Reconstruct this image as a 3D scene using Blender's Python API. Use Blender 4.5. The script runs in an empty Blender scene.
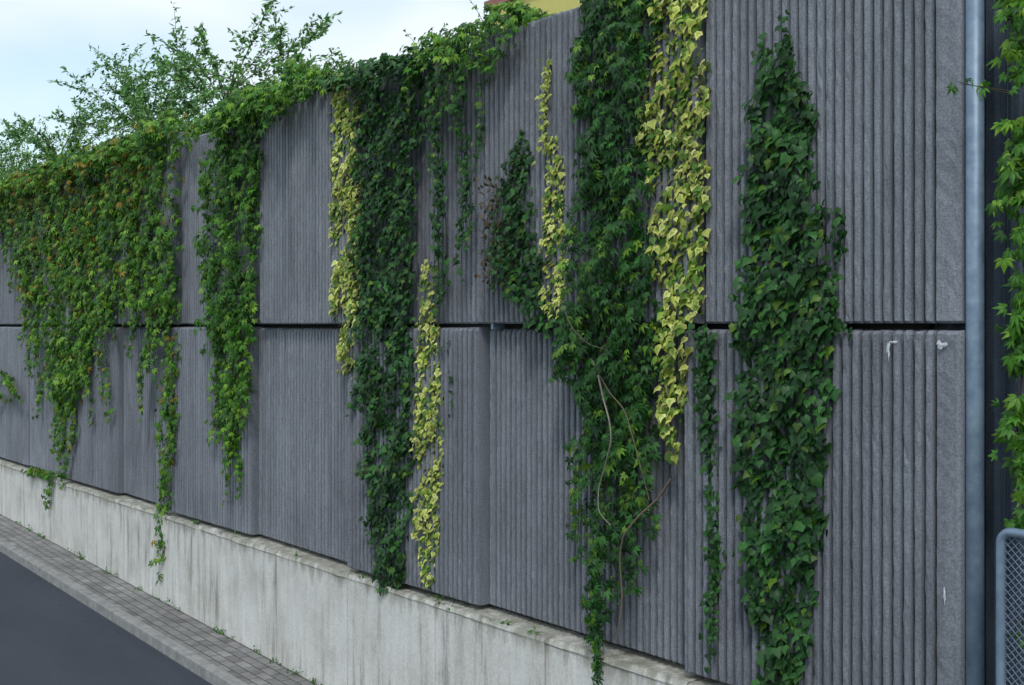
import bpy, math, random
import numpy as np
from mathutils import Vector
random.seed(7); rng=np.random.default_rng(7)
sc=bpy.context.scene
sc.view_settings.view_transform='Standard'; sc.view_settings.look='None'; sc.view_settings.exposure=0

# ---------------------------------------------------------------- survey of the wall
F=1200.0; VX=425.0; HY=325.0; D=5.0; EYE=3.0
TH=math.atan((512+VX)/F); CT,ST=math.cos(TH),math.sin(TH)
def wp(px,py,off=0.0):
    """photo measurement -> (s along wall, z) for a vertical plane 'off' m in front of the wall"""
    d=D-off; u=px+VX; z=F*d/(CT*u)
    return ((z-d*ST)/CT, EYE+(HY-py)*z/F)
def S(px,off=0.0): return wp(px,HY,off)[0]
def G(s): return -0.254+0.0263*min(max(s,-14),60)
TOP=5.0; MID=3.0; BOT=1.0

# ---------------------------------------------------------------- helpers
def link(o,parent=None):
    sc.collection.objects.link(o)
    if parent: o.parent=parent
    return o
def empty(name):
    e=bpy.data.objects.new(name,None); return link(e)
def mesh_obj(name,verts,faces,mat,parent=None,smooth=False):
    me=bpy.data.meshes.new(name); me.from_pydata([tuple(v) for v in verts],[],faces); me.update()
    me.materials.append(mat)
    if smooth:
        for p in me.polygons: p.use_smooth=True
    return link(bpy.data.objects.new(name,me),parent)
def boxv(x0,x1,y0,y1,z0,z1,slope=False):
    v=[]
    for x in (x0,x1):
        g=G(-x) if slope else 0
        for y in (y0,y1):
            for z in (z0,z1): v.append((x,y,z+g))
    f=[(0,1,3,2),(4,6,7,5),(0,4,5,1),(2,3,7,6),(0,2,6,4),(1,5,7,3)]
    return v,f
def box(name,x0,x1,y0,y1,z0,z1,mat,parent=None,bevel=0,slope=False):
    if x0>x1: x0,x1=x1,x0
    v,f=boxv(x0,x1,y0,y1,z0,z1,slope)
    o=mesh_obj(name,v,f,mat,parent)
    if bevel:
        m=o.modifiers.new('b','BEVEL'); m.width=bevel; m.segments=2
    return o

def mat_new(name):
    m=bpy.data.materials.new(name); m.use_nodes=True
    nt=m.node_tree; b=nt.nodes['Principled BSDF']; return m,nt,b
def ramp(nt,fac,stops):
    r=nt.nodes.new('ShaderNodeValToRGB'); e=r.color_ramp.elements
    while len(e)<len(stops): e.new(0.5)
    for i,(p,c) in enumerate(stops):
        e[i].position=p; e[i].color=(c[0],c[1],c[2],1) if hasattr(c,'__len__') else (c,c,c,1)
    nt.links.new(fac,r.inputs[0]); return r.outputs[0]
def mul(nt,a,b,f=1.0,mode='MULTIPLY'):
    m=nt.nodes.new('ShaderNodeMix'); m.data_type='RGBA'; m.blend_type=mode
    m.inputs[0].default_value=f
    nt.links.new(a,m.inputs[6]); nt.links.new(b,m.inputs[7]); return m.outputs[2]
def coords(nt,scale=(1,1,1)):
    tc=nt.nodes.new('ShaderNodeTexCoord'); mp=nt.nodes.new('ShaderNodeMapping')
    mp.inputs['Scale'].default_value=scale
    nt.links.new(tc.outputs['Object'],mp.inputs[0]); return mp.outputs[0]
def noise(nt,vec,scale,detail=5,rough=.6):
    n=nt.nodes.new('ShaderNodeTexNoise'); n.inputs['Scale'].default_value=scale
    n.inputs['Detail'].default_value=detail; n.inputs['Roughness'].default_value=rough
    nt.links.new(vec,n.inputs['Vector']); return n.outputs['Fac']
def bump(nt,b,h,strength,dist):
    bp=nt.nodes.new('ShaderNodeBump'); bp.inputs['Strength'].default_value=strength
    bp.inputs['Distance'].default_value=dist
    nt.links.new(h,bp.inputs['Height']); nt.links.new(bp.outputs[0],b.inputs['Normal'])

def concrete_rib(name,c0,c1):
    m,nt,b=mat_new(name)
    v=coords(nt)
    base=ramp(nt,noise(nt,v,95,3,.75),[(.34,c0),(.66,c1)])
    big=ramp(nt,noise(nt,v,1.1,5),[(.3,.8),(.7,1.1)])
    col=mul(nt,base,big)
    st=ramp(nt,noise(nt,coords(nt,(9,9,.5)),1.5,5,.7),[(.32,.76),(.55,1.0),(.8,1.18)])
    col=mul(nt,col,st)
    oi=nt.nodes.new('ShaderNodeObjectInfo')
    col=mul(nt,col,ramp(nt,oi.outputs['Random'],[(0,.86),(1,1.12)]))
    nt.links.new(col,b.inputs['Base Color']); b.inputs['Roughness'].default_value=.92
    b.inputs['Specular IOR Level'].default_value=.2
    bump(nt,b,noise(nt,v,110,4,.75),.7,.005)
    return m
M_rib=concrete_rib('ribbed_concrete',(.170,.183,.212),(.308,.326,.366))
M_rib2=concrete_rib('ribbed_concrete_shaded',(.07,.09,.12),(.11,.14,.185))  # same ribbed concrete, shade of the end bay painted into its colours
M_core,nt,b=mat_new('core_concrete'); b.inputs['Base Color'].default_value=(.03,.03,.033,1); b.inputs['Roughness'].default_value=1

M_pl,nt,b=mat_new('cast_concrete')
v=coords(nt)
base=ramp(nt,noise(nt,v,2.2,8,.65),[(.3,(.56,.55,.51)),(.5,(.71,.70,.67)),(.72,(.79,.785,.76))])
st=ramp(nt,noise(nt,coords(nt,(5,5,.45)),2.0,8,.7),[(.33,(.34,.33,.30)),(.45,(.84,.83,.80)),(.7,1.03)])
fine=ramp(nt,noise(nt,v,45,4),[(.3,.85),(.7,1.06)])
sx=nt.nodes.new('ShaderNodeSeparateXYZ'); nt.links.new(v,sx.inputs[0])
ad=nt.nodes.new('ShaderNodeMath'); ad.operation='MULTIPLY_ADD'; nt.links.new(noise(nt,coords(nt,(4,4,1)),2.5,6,.7),ad.inputs[0]); ad.inputs[1].default_value=-.55
nt.links.new(sx.outputs[2],ad.inputs[2])
dirt=ramp(nt,ad.outputs[0],[(.60,1.0),(.74,(.48,.48,.42))])
col=mul(nt,mul(nt,mul(nt,base,st,.85),fine),dirt)
nt.links.new(col,b.inputs['Base Color']); b.inputs['Roughness'].default_value=.9
bump(nt,b,noise(nt,v,40,5,.7),.5,.006)

M_road,nt,b=mat_new('asphalt')
v=coords(nt)
base=ramp(nt,noise(nt,v,160,2,.8),[(.3,(.022,.027,.038)),(.7,(.056,.064,.082))])
big=ramp(nt,noise(nt,coords(nt,(.3,1.2,1)),1.2,5),[(.3,.78),(.7,1.18)])
nt.links.new(mul(nt,base,big),b.inputs['Base Color']); b.inputs['Roughness'].default_value=.85
bump(nt,b,noise(nt,v,160,2,.8),.5,.004)

M_pave,nt,b=mat_new('paving_setts')
v=coords(nt)
br=nt.nodes.new('ShaderNodeTexBrick'); nt.links.new(v,br.inputs['Vector'])
br.inputs['Scale'].default_value=1; br.inputs['Brick Width'].default_value=.2; br.inputs['Row Height'].default_value=.1
br.inputs['Mortar Size'].default_value=.006; br.inputs['Mortar Smooth'].default_value=.3
br.inputs['Color1'].default_value=(.19,.185,.18,1); br.inputs['Color2'].default_value=(.29,.28,.27,1); br.inputs['Mortar'].default_value=(.07,.072,.055,1)
g=ramp(nt,noise(nt,v,3,8,.7),[(.35,.6),(.65,1.15)])
nt.links.new(mul(nt,br.outputs['Color'],g),b.inputs['Base Color']); b.inputs['Roughness'].default_value=.9
iv=nt.nodes.new('ShaderNodeMath'); iv.operation='SUBTRACT'; iv.inputs[0].default_value=1; nt.links.new(br.outputs['Fac'],iv.inputs[1])
bump(nt,b,iv.outputs[0],.8,.006)

def simple_noise_mat(name,c0,c1,scale,rough=.9,bs=.4,bd=.005,metal=0):
    m,nt,b=mat_new(name); v=coords(nt)
    n=noise(nt,v,scale,6,.65)
    nt.links.new(ramp(nt,n,[(.32,c0),(.68,c1)]),b.inputs['Base Color'])
    b.inputs['Roughness'].default_value=rough; b.inputs['Metallic'].default_value=metal
    bump(nt,b,n,bs,bd); return m
M_kerb=simple_noise_mat('kerb_stone',(.19,.19,.185),(.34,.335,.32),9)
M_grass=simple_noise_mat('grass_soil',(.035,.05,.02),(.08,.11,.035),2.5,bd=.03)
M_steel=simple_noise_mat('galvanised_steel',(.15,.21,.29),(.25,.33,.42),14,rough=.5,bs=.1,metal=.35)
M_yel=simple_noise_mat('yellow_render',(.62,.56,.17),(.70,.63,.22),1.2)
M_red=simple_noise_mat('roof_trim',(.30,.12,.11),(.38,.17,.15),3)
M_glass=simple_noise_mat('window_glass',(.03,.04,.05),(.06,.07,.08),1,rough=.1,bs=0)
M_chip=simple_noise_mat('chipped_lime',(.46,.48,.51),(.70,.72,.76),60)

def leaf_mat(name,rough,trans):
    m,nt,b=mat_new(name)
    at=nt.nodes.new('ShaderNodeAttribute'); at.attribute_name='Col'
    n=ramp(nt,noise(nt,coords(nt),55,2),[(.3,.78),(.7,1.2)])
    col=mul(nt,at.outputs['Color'],n)
    nt.links.new(col,b.inputs['Base Color']); b.inputs['Roughness'].default_value=rough
    b.inputs['Specular IOR Level'].default_value=.3
    tr=nt.nodes.new('ShaderNodeBsdfTranslucent'); nt.links.new(col,tr.inputs[0])
    mx=nt.nodes.new('ShaderNodeMixShader'); mx.inputs[0].default_value=trans
    nt.links.new(b.outputs[0],mx.inputs[1]); nt.links.new(tr.outputs[0],mx.inputs[2])
    nt.links.new(mx.outputs[0],nt.nodes['Material Output'].inputs[0]); return m
M_leaf=leaf_mat('leaf',.45,.2)

# ---------------------------------------------------------------- foliage builder
class MB:
    def __init__(s): s.v=[];s.f=[];s.c=[];s.n=0
    def add(s,v,f,c):
        v=np.asarray(v,float);f=np.asarray(f,int);c=np.asarray(c,float)
        s.v.append(v);s.f.append(f+s.n);s.c.append(c);s.n+=len(v)
    def leaves(s,P,Nn,T,size,col,tmpl,rimcol=None):
        if len(P)==0: return
        tv,tf,rim=tmpl
        Nn=Nn/np.linalg.norm(Nn,axis=1)[:,None]
        T=T-(T*Nn).sum(1)[:,None]*Nn; T=T/(np.linalg.norm(T,axis=1)[:,None]+1e-9)
        A=np.cross(T,Nn)
        k=len(tv); n=len(P)
        asp=rng.uniform(.75,1.15,n)
        curl=rng.uniform(.3,2.0,n)
        V=(P[:,None,:]+ (size*asp)[:,None,None]*tv[None,:,0,None]*A[:,None,:]
           + size[:,None,None]*tv[None,:,1,None]*T[:,None,:]
           + (size*curl)[:,None,None]*tv[None,:,2,None]*Nn[:,None,:])
        Fc=(tf[None,:,:]+ (np.arange(n)*k)[:,None,None]).reshape(-1,3)
        if rimcol is None: C=np.repeat(col[:,None,:],k,1)
        else: C=col[:,None,:]*(1-rim[None,:,None])+rimcol[:,None,:]*rim[None,:,None]
        s.add(V.reshape(-1,3),Fc,C.reshape(-1,3))
    def tube(s,pts,r0,r1,col=(.06,.045,.03),k=5):
        pts=np.asarray(pts,float); n=len(pts)
        t=np.gradient(pts,axis=0); t/=np.linalg.norm(t,axis=1)[:,None]+1e-9
        ref=np.array([.3,.9,.2]); a=np.cross(t,ref); a/=np.linalg.norm(a,axis=1)[:,None]+1e-9
        b_=np.cross(t,a); r=np.linspace(r0,r1,n)
        ang=np.arange(k)*2*math.pi/k
        V=pts[:,None,:]+r[:,None,None]*(np.cos(ang)[None,:,None]*a[:,None,:]+np.sin(ang)[None,:,None]*b_[:,None,:])
        f=[]
        for i in range(n-1):
            for j in range(k):
                p=i*k+j;q=i*k+(j+1)%k
                f+= [(p,q,q+k),(p,q+k,p+k)]
        s.add(V.reshape(-1,3),f,np.tile(col,(n*k,1)))
    def obj(s,name,mat,parent=None):
        V=np.concatenate(s.v);Fc=np.concatenate(s.f);C=np.concatenate(s.c)
        me=bpy.data.meshes.new(name)
        me.vertices.add(len(V)); me.vertices.foreach_set('co',V.ravel())
        me.loops.add(len(Fc)*3); me.loops.foreach_set('vertex_index',Fc.ravel().astype(np.int32))
        me.polygons.add(len(Fc)); me.polygons.foreach_set('loop_start',(np.arange(len(Fc))*3).astype(np.int32))
        me.update(calc_edges=True)
        at=me.color_attributes.new('Col','FLOAT_COLOR','POINT')
        C4=np.concatenate([np.clip(C,0,1),np.ones((len(C),1))],1); at.data.foreach_set('color',C4.ravel())
        me.materials.append(mat); me.validate()
        return link(bpy.data.objects.new(name,me),parent)

def fan(pts,rimv=1):
    v=[(0,.32,.05)]+pts; n=len(pts)
    f=[(0,1+i,1+(i+1)%n) for i in range(n)]
    return np.array(v,float),np.array(f),np.array([0]+[rimv]*n,float)
IVY=fan([(0,.02,0),(-.32,-.12,-.06),(-.55,.25,-.12),(-.34,.5,-.05),(-.17,.75,-.09),(0,1.05,-.2),(.17,.75,-.09),(.34,.5,-.05),(.55,.25,-.12),(.32,-.12,-.06)])
OVAL=fan([(0,0,0),(-.3,.15,-.05),(-.36,.5,-.08),(-.2,.8,-.12),(0,1.0,-.2),(.2,.8,-.12),(.36,.5,-.08),(.3,.15,-.05)])
def creeper():
    V=[];Fc=[];
    for a,l in ((-1.35,.62),(-.68,.85),(0,1.0),(.68,.85),(1.35,.62)):
        b0=len(V); ca,sa=math.cos(a),math.sin(a)
        for (x,y,z) in ((0,.08,0),(-.17,.5,-.07),(0,.5,.01),(.17,.5,-.07),(0,1.0,-.28)):
            x*=l*1.05;y*=l
            V.append((x*ca+y*sa,-x*sa+y*ca,z))
        Fc+=[(b0,b0+2,b0+1),(b0,b0+3,b0+2),(b0+1,b0+2,b0+4),(b0+2,b0+3,b0+4)]
    V=np.array(V,float); return V,np.array(Fc),np.zeros(len(V))
CREEP=creeper()
SMALL=(np.array([(0,0,0),(-.25,.45,-.05),(0,1,-.1),(.25,.45,-.05),(0,.45,.03)],float),np.array([(0,4,1),(0,3,4),(1,4,2),(4,3,2)]),np.zeros(5))

def fn(s,z,f,ph=0):
    return (np.sin(s*f*1.3+ph+1.7*np.sin(z*f*.9+ph))+np.sin(z*f*1.1+2.1*ph+1.3*np.sin(s*f*1.7))+np.sin((s+z)*f*2.3+ph*3)*.6)/2.6
def inpoly(x,y,poly):
    ins=np.zeros(len(x),bool); n=len(poly); j=n-1
    for i in range(n):
        xi,yi=poly[i];xj,yj=poly[j]
        if abs(yj-yi)>1e-9:
            c=((yi>y)!=(yj>y))&(x<(xj-xi)*(y-yi)/(yj-yi)+xi); ins^=c
        j=i
    return ins
def prof_poly(prof):
    L=[wp(a,y,.06) for y,a,b_ in prof]; R=[wp(b_,y,.06) for y,a,b_ in prof]
    return L+R[::-1]

def pal(n,dark,light,p=1.0):
    t=rng.random(n)[:,None]**p
    c=np.array(dark)*(1-t)+np.array(light)*t
    return c*rng.uniform(.75,1.25,(n,1))
DK=((.009,.042,.012),(.044,.150,.028))     # deep ivy
MD=((.018,.078,.008),(.075,.230,.018))     # creeper
LT=((.070,.175,.010),(.210,.400,.035))     # yellow-green tips
CR=((.009,.045,.010),(.040,.150,.022))     # deep green creeper

def mass(mb,prof,dens,size,kind,bulge=.12,warp=.05,ph=0,ztop=TOP+.1,thin=0.0,hotp=None,base=None):
    poly=prof_poly(prof)
    P=np.array(poly); lo=P.min(0)-.1; hi=P.max(0)+.1
    hi[1]=min(hi[1],ztop)
    n=int((hi[0]-lo[0])*(hi[1]-lo[1])*dens)
    s=rng.uniform(lo[0],hi[0],n); z=rng.uniform(lo[1],hi[1],n)
    w=warp*fn(s,z,14,ph)+warp*.7*fn(s,z,37,ph+2)
    w2=warp*fn(z,s,17,ph+5)
    k=inpoly(s+w,z+w2,poly)
    if thin>0: k&= (fn(s,z*.45,7,ph+1)*.5+.5+rng.uniform(-.2,.2,n))>thin
    s=s[k];z=z[k];n=len(s)
    cl=np.clip(.55+.6*fn(s,z,9,ph),.05,1.2)
    d=.015+bulge*cl*rng.random(n)**.6
    pos=np.stack([-s,-d,z],1)
    Nn=np.stack([rng.normal(0,.45,n),-np.ones(n),rng.normal(.5,.42,n)],1)
    T=np.stack([rng.normal(0,.5,n),rng.normal(-.15,.2,n),-np.ones(n)],1)
    sz=size*rng.uniform(.45,1.2,n)
    clump=(1+.28*fn(s,z,5,ph+4))[:,None]
    if kind=='ivy':
        c=pal(n,*DK,1.3)*clump; hot=rng.random(n)<.06+.04*fn(s,z,6,ph+8); c[hot]=pal(hot.sum(),*LT)*.52
        mb.leaves(pos,Nn,T,sz,c,IVY)
    elif kind=='yellow':
        c=pal(n,(.08,.24,.02),(.42,.50,.07)); r=pal(n,(.46,.49,.07),(.85,.82,.30),.9)
        gr=rng.random(n)<.36+.15*fn(s,z,8,ph+6); r[gr]=pal(gr.sum(),(.05,.17,.02),(.21,.37,.05)); c[gr]*=.55
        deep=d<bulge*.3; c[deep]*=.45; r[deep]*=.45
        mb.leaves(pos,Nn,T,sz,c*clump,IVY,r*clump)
    else:
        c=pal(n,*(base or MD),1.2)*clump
        hp=hotp if hotp is not None else (.16 if kind=='creeper' else .42)
        hot=rng.random(n)<hp+.15*fn(s,z,4,ph+9); c[hot]=pal(hot.sum(),*LT)*(.8 if base else 1)
        if kind=='autumn':
            left=np.clip((s-11)/8,0,1)
            pr=np.clip(.02+.22*left+.14*fn(s,z,4,3),0,.35)*np.clip((z-2.6)/2.0,.05,1)
            red=rng.random(n)<pr; c[red]=pal(red.sum(),(.14,.12,.01),(.32,.20,.02))
        mb.leaves(pos,Nn,T,sz,c,CREEP)
    return n
def strand(mb,x0,y0,x1,y1,size,kind,step=.03,wob=.06,spread=.05,off=.05,tipthin=True,w0=1.0,r=.004,dark=False):
    s0,z0=wp(x0,y0,off); s1,z1=wp(x1,y1,off)
    L=math.hypot(s1-s0,z1-z0); n=max(4,int(L/step)); t=np.linspace(0,1,n)
    ph=rng.uniform(0,6)
    s=s0+(s1-s0)*t+wob*np.sin(t*L*2.3+ph)*np.minimum(t*4,1)+wob*.4*np.sin(t*L*7+ph*2)
    z=z0+(z1-z0)*t
    y=-off-.03*np.sin(t*L*4+ph)
    pts=np.stack([-s,y,z],1)
    if r>0: mb.tube(pts[::2] if n>8 else pts,r,r*.4,(.07,.06,.03) if kind!='creeper' else (.06,.05,.025),4)
    m=3 if kind in('creeper','autumn') else 4
    P=np.repeat(pts,m,0); q=len(P); tt=np.repeat(t,m)
    keep=rng.random(q)<np.where(tt>.75,1-.6*(tt-.75)*4,1.0)*w0 if tipthin else rng.random(q)<w0
    keep=keep & ((np.sin(tt*L*5+ph)+rng.normal(0,.5,q))>-.75)
    P=P[keep]; tt=tt[keep]; q=len(P)
    P=P+np.stack([rng.normal(0,spread,q)*(1.1-.6*tt),-abs(rng.normal(0,.03,q)),rng.normal(0,.02,q)],1)
    Nn=np.stack([rng.normal(0,.5,q),-np.ones(q),rng.normal(.4,.4,q)],1)
    T=np.stack([rng.normal(0,.6,q),rng.normal(-.2,.2,q),-np.ones(q)],1)
    sz=size*rng.uniform(.5,1.15,q)
    if kind=='yellow':
        mb.leaves(P,Nn,T,sz,pal(q,(.12,.25,.02),(.4,.48,.06)),IVY,pal(q,(.35,.42,.06),(.75,.75,.25)))
    elif kind=='ivy':
        mb.leaves(P,Nn,T,sz,pal(q,*DK,1.2),IVY)
    else:
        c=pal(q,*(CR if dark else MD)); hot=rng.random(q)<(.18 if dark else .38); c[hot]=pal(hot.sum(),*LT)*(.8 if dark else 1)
        if kind=='autumn':
            red=rng.random(q)<.05; c[red]=pal(red.sum(),(.14,.12,.01),(.30,.20,.02))
        mb.leaves(P,Nn,T,sz,c,CREEP)
def crest(mb,xa,xb,h,dens,size,kind,front=.28,down=.25,back=.6,ph=0,shoots=3):
    sa,sb=S(xb),S(xa); n=int((sb-sa)*dens)
    s=rng.uniform(sa,sb,n)
    prof=np.clip(.55+.65*fn(s,s*0,5,ph),.05,1.2)
    y=rng.uniform(-front,back,n)*np.where(rng.random(n)<.8,.5+.5*prof,1)
    hh=h*prof*np.where(y<0,1+y/front*.7,1-.4*y/back)
    z=TOP-np.where(y<-.05,down*rng.random(n)*prof*1.3,0)+hh*rng.random(n)**.5
    P=np.stack([-s,y-.02,z],1)
    keep=rng.random(n)<prof+.15; P=P[keep]; s=s[keep]; n=len(P)
    Nn=np.stack([rng.normal(0,.5,n),-.6+rng.normal(0,.3,n),.8+rng.normal(0,.3,n)],1)
    T=np.stack([rng.normal(0,.7,n),-np.ones(n)*.5,-.8+rng.normal(0,.5,n)],1)
    c=pal(n,*MD); hot=rng.random(n)<.38; c[hot]=pal(hot.sum(),*LT)
    if kind=='autumn':
        red=rng.random(n)<np.clip((s-11)/24,.0,.2); c[red]=pal(red.sum(),(.16,.14,.01),(.34,.22,.02))
    if kind=='ivy': c=pal(n,*DK)
    mb.leaves(P,Nn,T,size*rng.uniform(.6,1.2,n),c,IVY if kind=='ivy' else CREEP)
    for i in range(int((sb-sa)*shoots)):
        s0=random.uniform(sa,sb); q=random.randint(6,12); t=np.linspace(0,1,q)
        dx=random.uniform(-.3,.3); hgt=h*random.uniform(1.1,2.2)
        pts=np.stack([-s0+dx*t,.1-.3*t*random.random(),TOP+hgt*(t-.35*t*t)],1)
        mb.tube(pts,.003,.001,(.1,.12,.03),4)
        m=np.repeat(pts,2,0); k=len(m)
        mb.leaves(m+rng.normal(0,.015,(k,3)),rng.normal(0,.5,(k,3))+[0,-.6,.5],rng.normal(0,.8,(k,3)),size*.7*rng.uniform(.5,1,k),pal(k,*LT)*.8,SMALL if kind!='ivy' else IVY)

# ---------------------------------------------------------------- ribbed panels
def panel(name,s0,s1,z0,z1,off,yaw,parent,mR=.025,mL=.02,mat=None,rows=None,pitch=.057,rd=.042,back=.14):
    W=s1-s0; nr=max(1,round((W-mR-mL)/pitch)); p=(W-mR-mL)/nr
    prof=[(0.0,.026),(.007,.008),(.020,-.004)]
    if mR>.08: prof+=[(mR*.3,-.004),(mR*.6,-.004),(mR-.006,-.003)]
    for i in range(nr):
        a=mR+i*p
        prof+=[(a,.005),(a+.06*p,rd),(a+.30*p,rd),(a+.38*p,.005),(a+.48*p,-.003),(a+.82*p,-.003),(a+.94*p,.005)]
    prof+=[(W-mL,0),(W-.020,-.004),(W-.007,.008),(W,.026)]
    prof=[(0,'b')]+prof+[(W,'b')]
    rows=rows or 36
    zs=[z0]+[z0,z0+.012]+[z0+(z1-z0)*i/rows for i in range(1,rows)]+[z1-.020,z1-.005]+[z1]
    V=[];nc=len(prof); nz_=len(zs)
    colj=rng.normal(0,.0012,nc)
    topj=rng.normal(0,.004,nc)
    for ri,z in enumerate(zs):
        edge=ri in(0,nz_-1)
        rnd=rng.normal(0,1,nc)
        for ci,(a,d) in enumerate(prof):
            zz=z
            if ri>=nz_-3: zz=z+topj[ci]*.6-abs(rnd[ci])*.003
            if d=='b' or edge: y=back
            else:
                y=-off+d+yaw*(a-W/2)+colj[ci]+ (rnd[ci]*.0018 if d<.01 else 0)
                if ri in(1,nz_-2): y+=.016+abs(rnd[ci])*.004
                if ri in(2,nz_-3): y+=abs(rnd[ci])*.002
            V.append((-(s0+a),y,zz))
    Fc=[]
    for r_ in range(nz_-1):
        for c in range(nc-1):
            i=r_*nc+c; Fc.append((i,i+nc,i+nc+1,i+1))
    return mesh_obj(name,V,Fc,mat or M_rib,parent)

wall=empty('noise_barrier_wall')
up=[S(964)]+[S(x) for x in (703,478,357,261,178,121,72,31,-4)]
lo=[S(966)]+[S(x) for x in (686,480,352,252,176,118,69,29,-6)]
while up[-1]<34: up.append(up[-1]+1.75)
while lo[-1]<34: lo.append(lo[-1]+1.75)
offs_u=[.0,.03,-.055,.035,-.05,.05,-.03,.025,-.02,0]
offs_l=[.03,-.055,.04,-.045,.04,-.05,.025,.0,.02,0]
yw_u=[-.004,.014,-.020,.014,-.018,.018,-.012,.01,0,0]
yw_l=[-.010,.012,-.018,.016,-.018,.016,-.012,.01,0,0]
tp=[.0,.015,-.02,.03,-.045,.04,-.03,.035,-.02,.01]
for i in range(len(up)-1):
    r=40 if i<4 else 14
    panel('upper_panel_%d'%(i+1),up[i]+.012,up[i+1]-.012,MID+.008,TOP+tp[i%10],offs_u[i%10],yw_u[i%10],wall,mR=.135 if i==0 else .042,mL=.035,rows=r)
for i in range(len(lo)-1):
    r=40 if i<4 else 14
    panel('lower_panel_%d'%(i+1),lo[i]+.012,lo[i+1]-.012,BOT+.03,MID-.018+random.uniform(-.008,.004),offs_l[i%10],yw_l[i%10],wall,mR=.125 if i==0 else .042,mL=.035,rows=r)
box('core',-3.36,-34,.145,.3,BOT-.02,TOP-.06,M_core,wall)
for x in (492,):
    s_=S(x); box('spacer',-s_-.012,-s_+.012,.0,.1,MID-.03,MID+.03,M_steel,wall)
def chip(px,py,w,h,seed,off):
    r=random.Random(seed); s_,z_=wp(px,py,off); k=13; V=[(-s_,-off-.004,z_)]
    for i in range(k):
        a=i*2*math.pi/k; q=r.uniform(.3,1.15)
        V.append((-s_+math.cos(a)*w*q,-off+.002,z_+math.sin(a)*h*q))
    mesh_obj('chipped_edge',V,[(0,1+(i+1)%k,1+i) for i in range(k)],M_chip,wall)
chip(888,350,.012,.055,1,.034); chip(941,345,.030,.026,2,.039); chip(944,595,.010,.045,3,.039); chip(893,342,.024,.010,6,.032)

# end bay: recessed facing with its shade put into the colour, steel post
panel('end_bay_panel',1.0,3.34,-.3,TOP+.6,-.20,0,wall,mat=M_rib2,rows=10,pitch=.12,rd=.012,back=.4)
post=empty('steel_post')
def cyl(name,p,q,r,mat,parent,k=24):
    p=Vector(p);q=Vector(q);bpy.ops.mesh.primitive_cylinder_add(vertices=k,radius=r,depth=(q-p).length,location=(p+q)/2)
    o=bpy.context.object;o.name=name;o.rotation_euler=(q-p).to_track_quat('Z','Y').to_euler()
    o.data.materials.append(mat)
    for f in o.data.polygons: f.use_smooth=len(f.vertices)==4
    o.parent=parent; return o
sp=S(975,-.03)
cyl('shaft',(-sp,.03,-.3),(-sp,.03,5.7),.040,M_steel,post)
box('base_plate',-sp-.09,-sp+.09,-.06,.12,G(sp)-.01,G(sp)+.02,M_steel,post,.003)

# ---------------------------------------------------------------- plinth
plinth=empty('concrete_plinth_wall')
s=2.2; i=0; PF=-.085
while s<36:
    e=s+1.25
    V=[];
    prof=[(.14,-.5,1),(PF-.0,-.5,1),(PF,.945,0),(PF-.006,.96,0),(PF+.010,.99,0),(.14,.996,0)]
    nseg=8
    for j in range(nseg+1):
        ss=s+.005+(e-s-.010)*j/nseg
        for (y,z,g) in prof:
            V.append((-ss,y+random.gauss(0,.0015),(z+G(ss) if g else z)+random.gauss(0,.003)))
    Fc=[];k=len(prof)
    for j in range(nseg):
        for q in range(k-1):
            a=j*k+q; Fc.append((a,a+k,a+k+1,a+1))
    Fc+=[tuple(range(k)),tuple(range(nseg*k+k-1,nseg*k-1,-1))]
    mesh_obj('cast_section_%d'%i,V,Fc,M_pl,plinth); s=e;i+=1
box('inner',-2.3,-35.9,PF+.014,.13,-.5,.97,M_core,plinth)

# ---------------------------------------------------------------- ground, pavement, kerb, road
def sheet(name,ss,ys,dz,mat,zf=None):
    V=[];Fc=[]
    for s_ in ss:
        for y in ys: V.append((-s_,y,(zf(s_,y) if zf else G(s_))+dz))
    m=len(ys)
    for i in range(len(ss)-1):
        for j in range(m-1):
            a=i*m+j; Fc.append((a,a+1,a+m+1,a+m))
    return mesh_obj(name,V,Fc,mat)
sl=[-14,0,10,20,30,40,60]
sheet('ground',[-900,-200,-14,0,10,20,30,40,60,200,900],[-900,-200,-20,-8,0,8,200,900],-.14,M_grass)
W=.67
sheet('pavement',sl,[-(W-.11),-.05],0,M_pave)
sheet('road',sl,[-7.6,-W-.0],-.10,M_road)
V=[];Fc=[]; s=-8
while s<50:
    v,f=boxv(-(s+.994),-(s),-W,-(W-.113),-.25,.006,True)
    b0=len(V); V+=v; Fc+=[tuple(i+b0 for i in q) for q in f]; s+=1.0
ko=mesh_obj('kerb',V,Fc,M_kerb); m=ko.modifiers.new('b','BEVEL'); m.width=.012; m.segments=2
V=[];Fc=[]; s=-8
while s<50:
    v,f=boxv(-(s+.994),-(s),-7.72,-7.6,-.25,.006,True)
    b0=len(V); V+=v; Fc+=[tuple(i+b0 for i in q) for q in f]; s+=1.0
mesh_obj('kerb',V,Fc,M_kerb)
mb=MB()
for i in range(40):
    s_=random.uniform(7,22); q=random.randint(5,16)
    P=np.stack([-s_+rng.normal(0,.04,q),-.10-abs(rng.normal(0,.02,q)),G(s_)+abs(rng.normal(.02,.02,q))],1)
    mb.leaves(P,rng.normal(0,.6,(q,3))+[0,-.5,.7],rng.normal(0,.7,(q,3))+[0,-.3,.4],.035*rng.uniform(.5,1.2,q),pal(q,*MD),SMALL)
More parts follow.
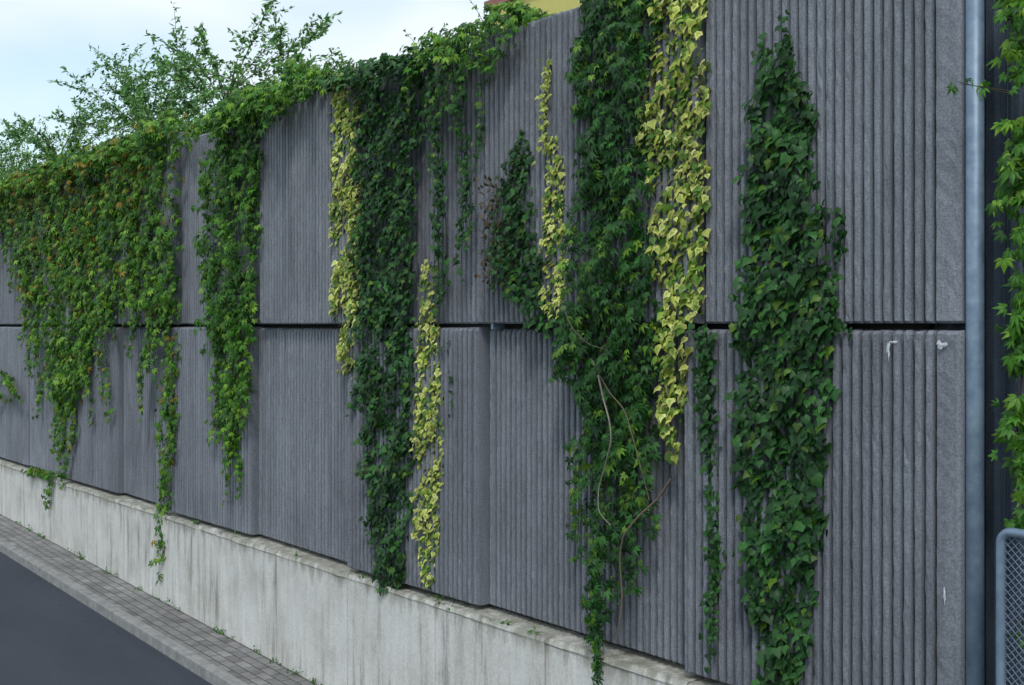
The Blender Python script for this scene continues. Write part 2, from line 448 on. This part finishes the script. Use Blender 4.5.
for i in range(10):
    s_=random.uniform(5,22); q=random.randint(4,10)
    P=np.stack([-s_+rng.normal(0,.03,q),-.075+abs(rng.normal(0,.01,q)),1.0+abs(rng.normal(.005,.012,q))],1)
    mb.leaves(P,rng.normal(0,.6,(q,3))+[0,-.5,.7],rng.normal(0,.7,(q,3))+[0,-.3,.2],.04*rng.uniform(.5,1.2,q),pal(q,*MD),SMALL)
mb.obj('weeds',M_leaf)
mb=MB(); q=220; s_=rng.uniform(7,24,q); y=np.where(rng.random(q)<.5,-.10-rng.random(q)**2*.4,-.70-rng.random(q)**2*.25)
P=np.stack([-s_,y,np.array([G(v) for v in s_])+np.where(y<-.67,-.092,.008)],1)
mb.leaves(P,rng.normal(0,.12,(q,3))+[0,0,1],rng.normal(0,1,(q,3)),.03*rng.uniform(.5,1.2,q),pal(q,(.08,.06,.02),(.22,.20,.05)),SMALL)
mb.obj('fallen_leaves',M_leaf)
def bank(s_,y): return G(s_)+ (0 if y<.32 else min(3.6,2.6+.35*(y-.3)))
sheet('embankment',[-10,0,10,20,30,40,60],[.31,.33,2,5,14,40],0,M_grass,bank)

# ---------------------------------------------------------------- mesh fence at the right
fence=empty('wire_mesh_fence')
fy=-.15; fs=S(1001,.15); ft=wp(1001,531,.15)[1]; fb=G(2)+.05
R=.021
fe=fs-2.0
def curve_tube(name,pts,r,mat,parent):
    cu=bpy.data.curves.new(name,'CURVE');cu.dimensions='3D';cu.bevel_depth=r;cu.bevel_resolution=3
    sp_=cu.splines.new('POLY');sp_.points.add(len(pts)-1)
    for i,p in enumerate(pts): sp_.points[i].co=(*p,1)
    o=bpy.data.objects.new(name,cu);cu.materials.append(mat);return link(o,parent)
cr=.05; arc=[(-fs+cr-cr*math.cos(a),fy,ft-cr+cr*math.sin(a)) for a in np.linspace(0,math.pi/2,6)]
arc2=[(-fe-cr+cr*math.sin(a),fy,ft-cr+cr*math.cos(a)) for a in np.linspace(0,math.pi/2,6)]
curve_tube('frame',[(-fs,fy,fb-.3)]+arc+arc2+[(-fe,fy,fb-.3)],R,M_steel,fence)
curve_tube('bottom_rail',[(-fs,fy,fb),(-fe,fy,fb)],R*.8,M_steel,fence)
mb=MB(); L=2.0;H=ft-fb; gp=.034
for i in range(-int(H/gp),int(L/gp)):
    for sg in (1,-1):
        a0=i*gp
        x0,zz0=a0,0.; x1,zz1=a0+H,H
        if x0<0: zz0=-x0;x0=0
        if x1>L: zz1-=x1-L;x1=L
        if zz1<=zz0: continue
        if sg<0: x0,x1=L-x0,L-x1
        mb.tube([(-fs+x0,fy,fb+zz0),(-fs+x1,fy,fb+zz1)],.0025,.0025,(.2,.23,.27),3)
wire=mb.obj('wire_mesh',M_steel,fence)

# ---------------------------------------------------------------- VINES
mb=MB()
mass(mb,[(40,780,791),(60,762,798),(90,756,804),(120,753,813),(150,750,812),(180,746,813),(210,743,818),(240,743,824),(290,744,830),(330,740,833),(360,740,829),(420,740,828),(480,740,825),(530,744,819),(580,748,814),(630,754,808),(690,761,802),(740,766,794)],1700,.058,'ivy',.15,.032,1)
strand(mb,765,75,762,36,.045,'ivy',.02,.01,.02,.03,r=0)
strand(mb,834,330,837,208,.05,'ivy',.018,.01,.02,.04,r=0,tipthin=False)
strand(mb,788,60,787,14,.038,'ivy',.018,.008,.010,.03,r=0)
strand(mb,805,150,808,85,.04,'ivy',.02,.01,.015,.04,r=0)
strand(mb,833,327,851,329,.045,'ivy',.03,.0,.02,.03,r=0)
mb.obj('ivy_vine',M_leaf)
mb=MB()
strand(mb,711,326,716,662,.045,'ivy',.014,.02,.032,.03,w0=.7)
strand(mb,713,335,710,560,.045,'ivy',.014,.02,.028,.03,w0=.7)
mb.obj('ivy_vine',M_leaf)
mb=MB()
mass(mb,[(-90,660,706),(0,658,705),(50,650,705),(90,640,706),(130,639,706),(170,647,706),(220,651,706),(260,653,704),(300,657,700),(340,659,690),(380,660,685),(420,662,681),(450,665,678),(472,668,674)],1800,.050,'yellow',.13,.03,2)
mb.obj('variegated_ivy_vine',M_leaf)
mb=MB()
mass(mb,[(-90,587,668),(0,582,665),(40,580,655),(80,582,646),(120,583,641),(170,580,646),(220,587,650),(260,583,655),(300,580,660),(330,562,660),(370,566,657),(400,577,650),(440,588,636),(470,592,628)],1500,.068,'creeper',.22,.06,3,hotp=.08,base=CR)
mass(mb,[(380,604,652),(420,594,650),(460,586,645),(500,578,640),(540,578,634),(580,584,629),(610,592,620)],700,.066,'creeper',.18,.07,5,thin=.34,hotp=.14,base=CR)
for (a,b_,c,d_) in ((590,430,577,560),(600,450,606,675),(622,440,632,590),(645,420,655,520),(610,500,597,640),(604,600,608,682),(640,380,648,545),(585,300,560,372),(583,40,586,180),(655,450,667,470),(640,0,645,120),(575,200,578,300)):
    strand(mb,a,b_,c,d_,.064,'creeper',.03,.04,.05,.10,dark=True)
def woody(pp,r0,r1,off=.2,col=(.16,.14,.10)):
    q=[wp(a,b_,off) for a,b_ in pp]; pts=np.array([(-s_,-off+.02*math.sin(i*1.7),z_) for i,(s_,z_) in enumerate(q)])
    t=np.linspace(0,1,len(pts)); tt=np.linspace(0,1,len(pts)*5)
    pts=np.stack([np.interp(tt,t,pts[:,k]) for k in range(3)],1)
    for _ in range(3): pts[1:-1]=(pts[:-2]+pts[1:-1]*2+pts[2:])/4
    mb.tube(pts,r0,r1,col,6)
woody([(598,375),(601,400),(610,420),(614,440),(604,465),(596,490),(600,512),(612,525)],.006,.003,.28,(.27,.24,.20))
woody([(672,478),(655,500),(640,515),(625,535),(618,560),(621,600),(618,640)],.008,.003,.20,(.22,.16,.12))
woody([(592,360),(606,392),(626,410),(640,455),(648,500)],.005,.003,.20)
woody([(560,300),(570,330),(590,345),(610,350)],.004,.002,.17)
mb.obj('creeper_vine',M_leaf)
mb=MB()
mass(mb,[(135,546,556),(160,543,560),(180,542,561),(220,539,563),(260,539,563),(300,542,561),(318,547,558)],1800,.042,'yellow',.07,.018,4)
strand(mb,550,150,551,52,.034,'yellow',.018,.008,.012,.03,tipthin=False)
mb.obj('variegated_ivy_vine',M_leaf)
mb=MB()
mass(mb,[(133,516,521),(160,507,529),(200,500,531),(230,495,535),(260,495,539),(290,502,541),(305,524,550),(325,532,575),(345,560,590)],1600,.050,'ivy',.12,.05,6,thin=.06)
q=190
P=np.stack([-rng.normal(S(503),.09,q),-.07-rng.random(q)*.08,rng.uniform(wp(500,290)[1],wp(500,175)[1],q)],1)
mb.leaves(P,rng.normal(0,.6,(q,3))+[0,-1,.3],rng.normal(0,.5,(q,3))+[0,0,-1],.04*rng.uniform(.5,1.2,q),pal(q,(.04,.05,.02),(.13,.09,.05)),OVAL)
for i in range(5): strand(mb,505+i*3,190+i*9,494+i*3,288,.04,'ivy',.03,.03,.03,.08,w0=.5)
mb.obj('ivy_vine',M_leaf)
mb=MB()
crest(mb,424,534,.24,950,.066,'creeper',.22,.3,.5,1,shoots=2)
for (a,b_,c,d_,w) in ((440,45,437,300,.8),(434,50,442,255,.8),(428,50,425,140,.7),(463,35,464,275,.75),(470,40,460,150,.6),(478,30,476,172,.6),(450,40,447,120,.7),(492,22,489,85,.5),(455,40,470,245,.6),(443,200,440,310,.6),(419,55,417,120,.6)):
    strand(mb,a,b_,c,d_,.055,'ivy' if a in(463,434,443) else 'creeper',.025,.025,.03,.06,w0=w,dark=True)
mb.obj('creeper_vine',M_leaf)
mb=MB()
mass(mb,[(55,362,428),(100,362,421),(150,362,416),(200,360,414),(250,359,413),(300,359,413),(350,359,414),(400,363,413),(450,367,412),(500,370,410),(545,374,407),(570,377,404),(590,384,397)],1700,.054,'ivy',.17,.04,7)
crest(mb,338,432,.2,1000,.055,'ivy',.22,.2,.5,2)
strand(mb,362,330,352,410,.05,'ivy'); strand(mb,410,60,424,120,.05,'ivy')
mb.obj('ivy_vine',M_leaf)
mb=MB()
mass(mb,[(256,422,428),(290,419,432),(350,417,437),(400,415,439),(450,414,439),(500,415,438),(550,416,434),(587,422,429)],1800,.042,'yellow',.09,.02,8)
mb.obj('variegated_ivy_vine',M_leaf)
mb=MB()
mass(mb,[(70,331,359),(100,330,358),(150,330,357),(200,330,358),(250,332,357),(300,333,358),(340,336,356),(378,345,351)],1700,.050,'yellow',.11,.03,9)
crest(mb,329,356,.08,500,.05,'creeper',.15,.1,.3,3)
mb.obj('variegated_ivy_vine',M_leaf)
mb=MB(); strand(mb,444,338,446,410,.045,'ivy',w0=.5); strand(mb,452,600,446,612,.06,'creeper',.03,.0,.08,.1); mb.obj('ivy_vine',M_leaf)
mb=MB()
mass(mb,[(88,228,268),(120,224,266),(150,218,262),(200,213,258),(250,205,255),(290,208,252),(325,214,250),(350,216,248)],1150,.074,'creeper',.26,.09,10,thin=.24)
mass(mb,[(340,214,250),(380,216,250),(420,218,246),(450,221,240)],650,.070,'creeper',.16,.09,11,thin=.45)
for (a,b_,c,d_) in ((222,110,203,280),(232,300,230,505),(245,300,246,440),(218,300,213,440),(226,380,238,490),(250,200,257,320),(212,150,206,215),(240,320,232,460),(226,300,222,430)):
    strand(mb,a,b_,c,d_,.068,'creeper',.03,.05,.05,.08)
crest(mb,222,334,.32,1300,.075,'creeper',.3,.24,.7,4,shoots=4)
mb.obj('creeper_vine',M_leaf)
mb=MB()
crest(mb,-30,176,.38,1000,.084,'autumn',.38,.35,.8,5,shoots=5)
mass(mb,[(115,142,184),(150,138,180),(200,135,178),(250,136,178),(290,138,177),(320,150,177)],850,.082,'autumn',.25,.10,12,thin=.26)
mass(mb,[(135,90,144),(200,94,140),(250,96,138),(290,99,132),(310,101,120)],850,.082,'autumn',.25,.12,13,thin=.40)
mass(mb,[(150,46,96),(220,48,98),(300,52,98),(350,52,93),(380,55,84),(410,58,76)],850,.082,'autumn',.25,.12,14,thin=.32)
mass(mb,[(165,12,52),(220,14,52),(270,20,50),(300,26,46)],820,.082,'autumn',.22,.12,15,thin=.40)
mass(mb,[(180,-40,16),(220,-35,10),(240,-20,2)],700,.082,'autumn',.2,.12,16,thin=.36)
T_=[(172,300,172,500),(166,300,162,582),(176,300,170,420),(150,310,143,420),(128,280,131,355),(122,260,120,300),(105,300,108,425),(100,300,102,400),(88,300,92,425),(75,400,66,485),(60,400,64,470),(52,300,52,400),(40,320,37,415),(30,300,33,380),(22,250,20,300),(12,210,9,290),(146,250,133,335),(160,280,158,380),(112,280,115,340),(82,330,85,390),(4,200,5,260),(140,120,134,260),(178,120,190,150),(196,122,204,140),(115,140,118,260),(68,350,62,455),(58,380,58,450),(156,300,150,375),(170,400,167,560),(136,240,140,330),(92,280,80,400),(45,280,44,395),(28,260,24,350),(36,250,38,400),(22,200,26,330),(70,300,72,440),(84,250,88,380),(126,200,127,320),(104,200,110,330)]
for (a,b_,c,d_) in T_:
    strand(mb,a,b_,c,d_,.076,'autumn',.035,.05,.06,.08)
for (a,b_,c,d_) in ((-5,368,20,392),(5,372,24,400),(-6,392,10,400),(28,468,60,474),(30,470,50,476),(52,476,50,508)):
    strand(mb,a,b_,c,d_,.075,'autumn',.03,.02,.06,.1)
mb.obj('creeper_vine',M_leaf)
# climber on the end bay
mb=MB()
n=620; y_=rng.uniform(-60,525,n); x_=1022+6*np.sin(y_/35)+rng.normal(0,9,n)
P=np.array([(-wp(a,b_,.0)[0],.04-rng.random()*.1,wp(a,b_,.0)[1]) for a,b_ in zip(x_,y_)])
k=(np.sin(y_/22)+np.sin(y_/9)*.5+rng.normal(0,.4,n))>-.6
P=P[k]; n=len(P)
c=pal(n,*MD); hot=rng.random(n)<.3; c[hot]=pal(hot.sum(),*LT)
mb.leaves(P,rng.normal(0,.45,(n,3))+[0,-1,.4],rng.normal(0,.5,(n,3))+[-.2,0,-.8],.070*rng.uniform(.6,1.25,n),c,CREEP)
mb.tube([(-wp(1022+5*math.sin(y/40),y,-.03)[0],.03,wp(1022,y,-.03)[1]) for y in range(-60,680,20)],.006,.004,(.08,.06,.04))
for (a,b_,c_,d_) in ((1018,95,962,82),(1015,20,990,12),(1016,190,1004,215),(1015,600,1005,650),(1016,640,1003,632)):
    strand(mb,a,b_,c_,d_,.052,'creeper',.05,.01,.03,.06,w0=.5,r=.003)
strand(mb,1012,92,960,84,.045,'creeper',.05,.01,.02,.12,w0=.45,r=.003,tipthin=False)
mb.obj('creeper_vine',M_leaf)

# ---------------------------------------------------------------- young trees behind
def tree(s0,y0,top,spread,seed,nshoot=34,leafsize=.098):
    r=random.Random(seed); mb=MB(); gz=bank(s0,y0)
    base=np.array([-s0,y0,gz-.1])
    t=np.linspace(0,1,8); trunk=np.stack([base[0]+.15*np.sin(t*3+seed),base[1]+.1*np.sin(t*4),base[2]+(top-1.0-base[2])*t],1)
    mb.tube(trunk,.07,.02,(.09,.075,.055),7)
    LP=[];LT_=[]
    for i in range(nshoot):
        k=r.uniform(.35,1); p0=np.array([np.interp(k,t,trunk[:,j]) for j in range(3)])
        az=r.uniform(0,2*math.pi); el=r.uniform(.5,1.3); L=spread*r.uniform(.6,1.3)*(1.15-.3*k)
        dr=np.array([math.cos(az)*math.cos(el),math.sin(az)*math.cos(el),math.sin(el)])
        q=14; tt=np.linspace(0,1,q); drp=r.uniform(.0,.45)*L
        pts=p0+dr*L*tt[:,None]; pts[:,2]-=drp*tt**2.2
        pts+= np.cumsum(rng.normal(0,.008,(q,3)),0)
        mb.tube(pts,.012,.003,(.09,.08,.05),4)
        subs=[(pts,.25)]
        for _ in range(r.randint(3,5)):
            j=r.randint(4,q-2); a2=rng.normal(0,.6,3)+dr*.9; a2/=np.linalg.norm(a2); l2=L*r.uniform(.18,.38)
            u2=np.linspace(0,1,7); sp2=pts[j]+a2*l2*u2[:,None]; sp2[:,2]-=.15*l2*u2**2
            mb.tube(sp2,.006,.002,(.09,.09,.05),3); subs.append((sp2,0))
        for ps,st in subs:
            ln=np.linalg.norm(ps[-1]-ps[0]); m=int(ln/.018)
            w=st+(1-st)*rng.random(m)
            pp=np.stack([np.interp(w,np.linspace(0,1,len(ps)),ps[:,j]) for j in range(3)],1)
            LP.append(pp+rng.normal(0,.026,(m,3))); LT_.append(np.tile(ps[-1]-ps[0],(m,1))/ln+rng.normal(0,.7,(m,3)))
    P=np.concatenate(LP);T=np.concatenate(LT_);n=len(P)
    c=pal(n,(.07,.20,.05),(.20,.40,.11))
    mb.leaves(P,rng.normal(0,.6,(n,3))+[0,-.4,.7],T,leafsize*rng.uniform(.6,1.2,n),c,SMALL)
    return mb.obj('young_tree',M_leaf)
def tpos(px,y): return S(px,-y)
def ztop(px,py,y): return wp(px,py,-y)[1]
tree(tpos(285,2.6),2.6,ztop(300,10,2.6),1.7,3,17)
tree(tpos(225,3),3,ztop(200,42,3),2.0,5,26)
tree(tpos(155,3.2),3.2,ztop(130,68,3.2),2.1,8,32)
tree(tpos(62,3.5),3.5,ztop(60,110,3.5),1.9,11,36)
tree(tpos(-5,3.5),3.5,ztop(5,130,3.5),1.9,14,34)

# ---------------------------------------------------------------- yellow building
bld=empty('yellow_building')
by=15.0; s1=S(489,-by); h=ztop(489,9,by)
x0,x1=-s1,-6.0
box('walls',x0,x1,by,by+12,G(20)+0,h,M_yel,bld)
box('roof_trim',x0-.1,x1+.1,by-.1,by+12.1,h+.003,h+.2,M_red,bld)
for fl in range(2):
    for i in range(5):
        xx=x0+3.2+i*3.1
        if xx+1.4>x1: continue
        zz=3.6+fl*3.0
        box('window_frame',xx-.07,xx+1.47,by-.05,by+.05,zz-.07,zz+1.47,M_chip,bld)
        box('window_pane',xx,xx+1.4,by-.06,by+.045,zz,zz+1.4,M_glass,bld)

# ---------------------------------------------------------------- sky and sun
w=bpy.data.worlds.new('World'); sc.world=w; w.use_nodes=True; nt=w.node_tree
bg=nt.nodes['Background']; sky=nt.nodes.new('ShaderNodeTexSky'); sky.sky_type='NISHITA'; sky.sun_disc=False
EL,AZ=math.radians(54),math.radians(132)
sky.sun_elevation=EL; sky.sun_rotation=AZ; sky.air_density=1.2; sky.dust_density=.8
tc=nt.nodes.new('ShaderNodeTexCoord'); mp=nt.nodes.new('ShaderNodeMapping'); mp.inputs['Scale'].default_value=(1,1,2.2); mp.inputs['Location'].default_value=(.35,.1,.2)
nt.links.new(tc.outputs['Generated'],mp.inputs[0])
nz=nt.nodes.new('ShaderNodeTexNoise'); nz.inputs['Scale'].default_value=3.4; nz.inputs['Detail'].default_value=4; nz.inputs['Roughness'].default_value=.45
nt.links.new(mp.outputs[0],nz.inputs['Vector'])
rp=ramp(nt,nz.outputs['Fac'],[(.38,.40),(.62,.96)])
mx=nt.nodes.new('ShaderNodeMix'); mx.data_type='RGBA'
tint=nt.nodes.new('ShaderNodeMix'); tint.data_type='RGBA'; tint.blend_type='MULTIPLY'; tint.inputs[0].default_value=1
nt.links.new(sky.outputs[0],tint.inputs[6]); tint.inputs[7].default_value=(1.25,1.45,1.45,1)
nt.links.new(rp,mx.inputs[0]); nt.links.new(tint.outputs[2],mx.inputs[6]); mx.inputs[7].default_value=(7.9,8.6,9.2,1)
nt.links.new(mx.outputs[2],bg.inputs[0]); bg.inputs[1].default_value=.12
sun=bpy.data.lights.new('sun','SUN'); sun.energy=1.5; sun.angle=math.radians(11); sun.color=(1,.975,.94)
so=link(bpy.data.objects.new('sun',sun))
dirv=Vector((math.sin(AZ)*math.cos(EL),math.cos(AZ)*math.cos(EL),math.sin(EL)))
so.rotation_euler=dirv.to_track_quat('Z','Y').to_euler()

# ---------------------------------------------------------------- camera
cd=bpy.data.cameras.new('camera'); co=link(bpy.data.objects.new('camera',cd)); sc.camera=co
cd.sensor_width=36; cd.lens=36*F/1024; cd.clip_end=3000
co.location=(0,-D,EYE)
look=Vector((-CT,ST,0)); co.rotation_euler=look.to_track_quat('-Z','Y').to_euler()
cd.shift_y=-(342.5-HY)/1024
print('leaf verts',sum(len(o.data.vertices) for o in sc.objects if o.type=='MESH'))
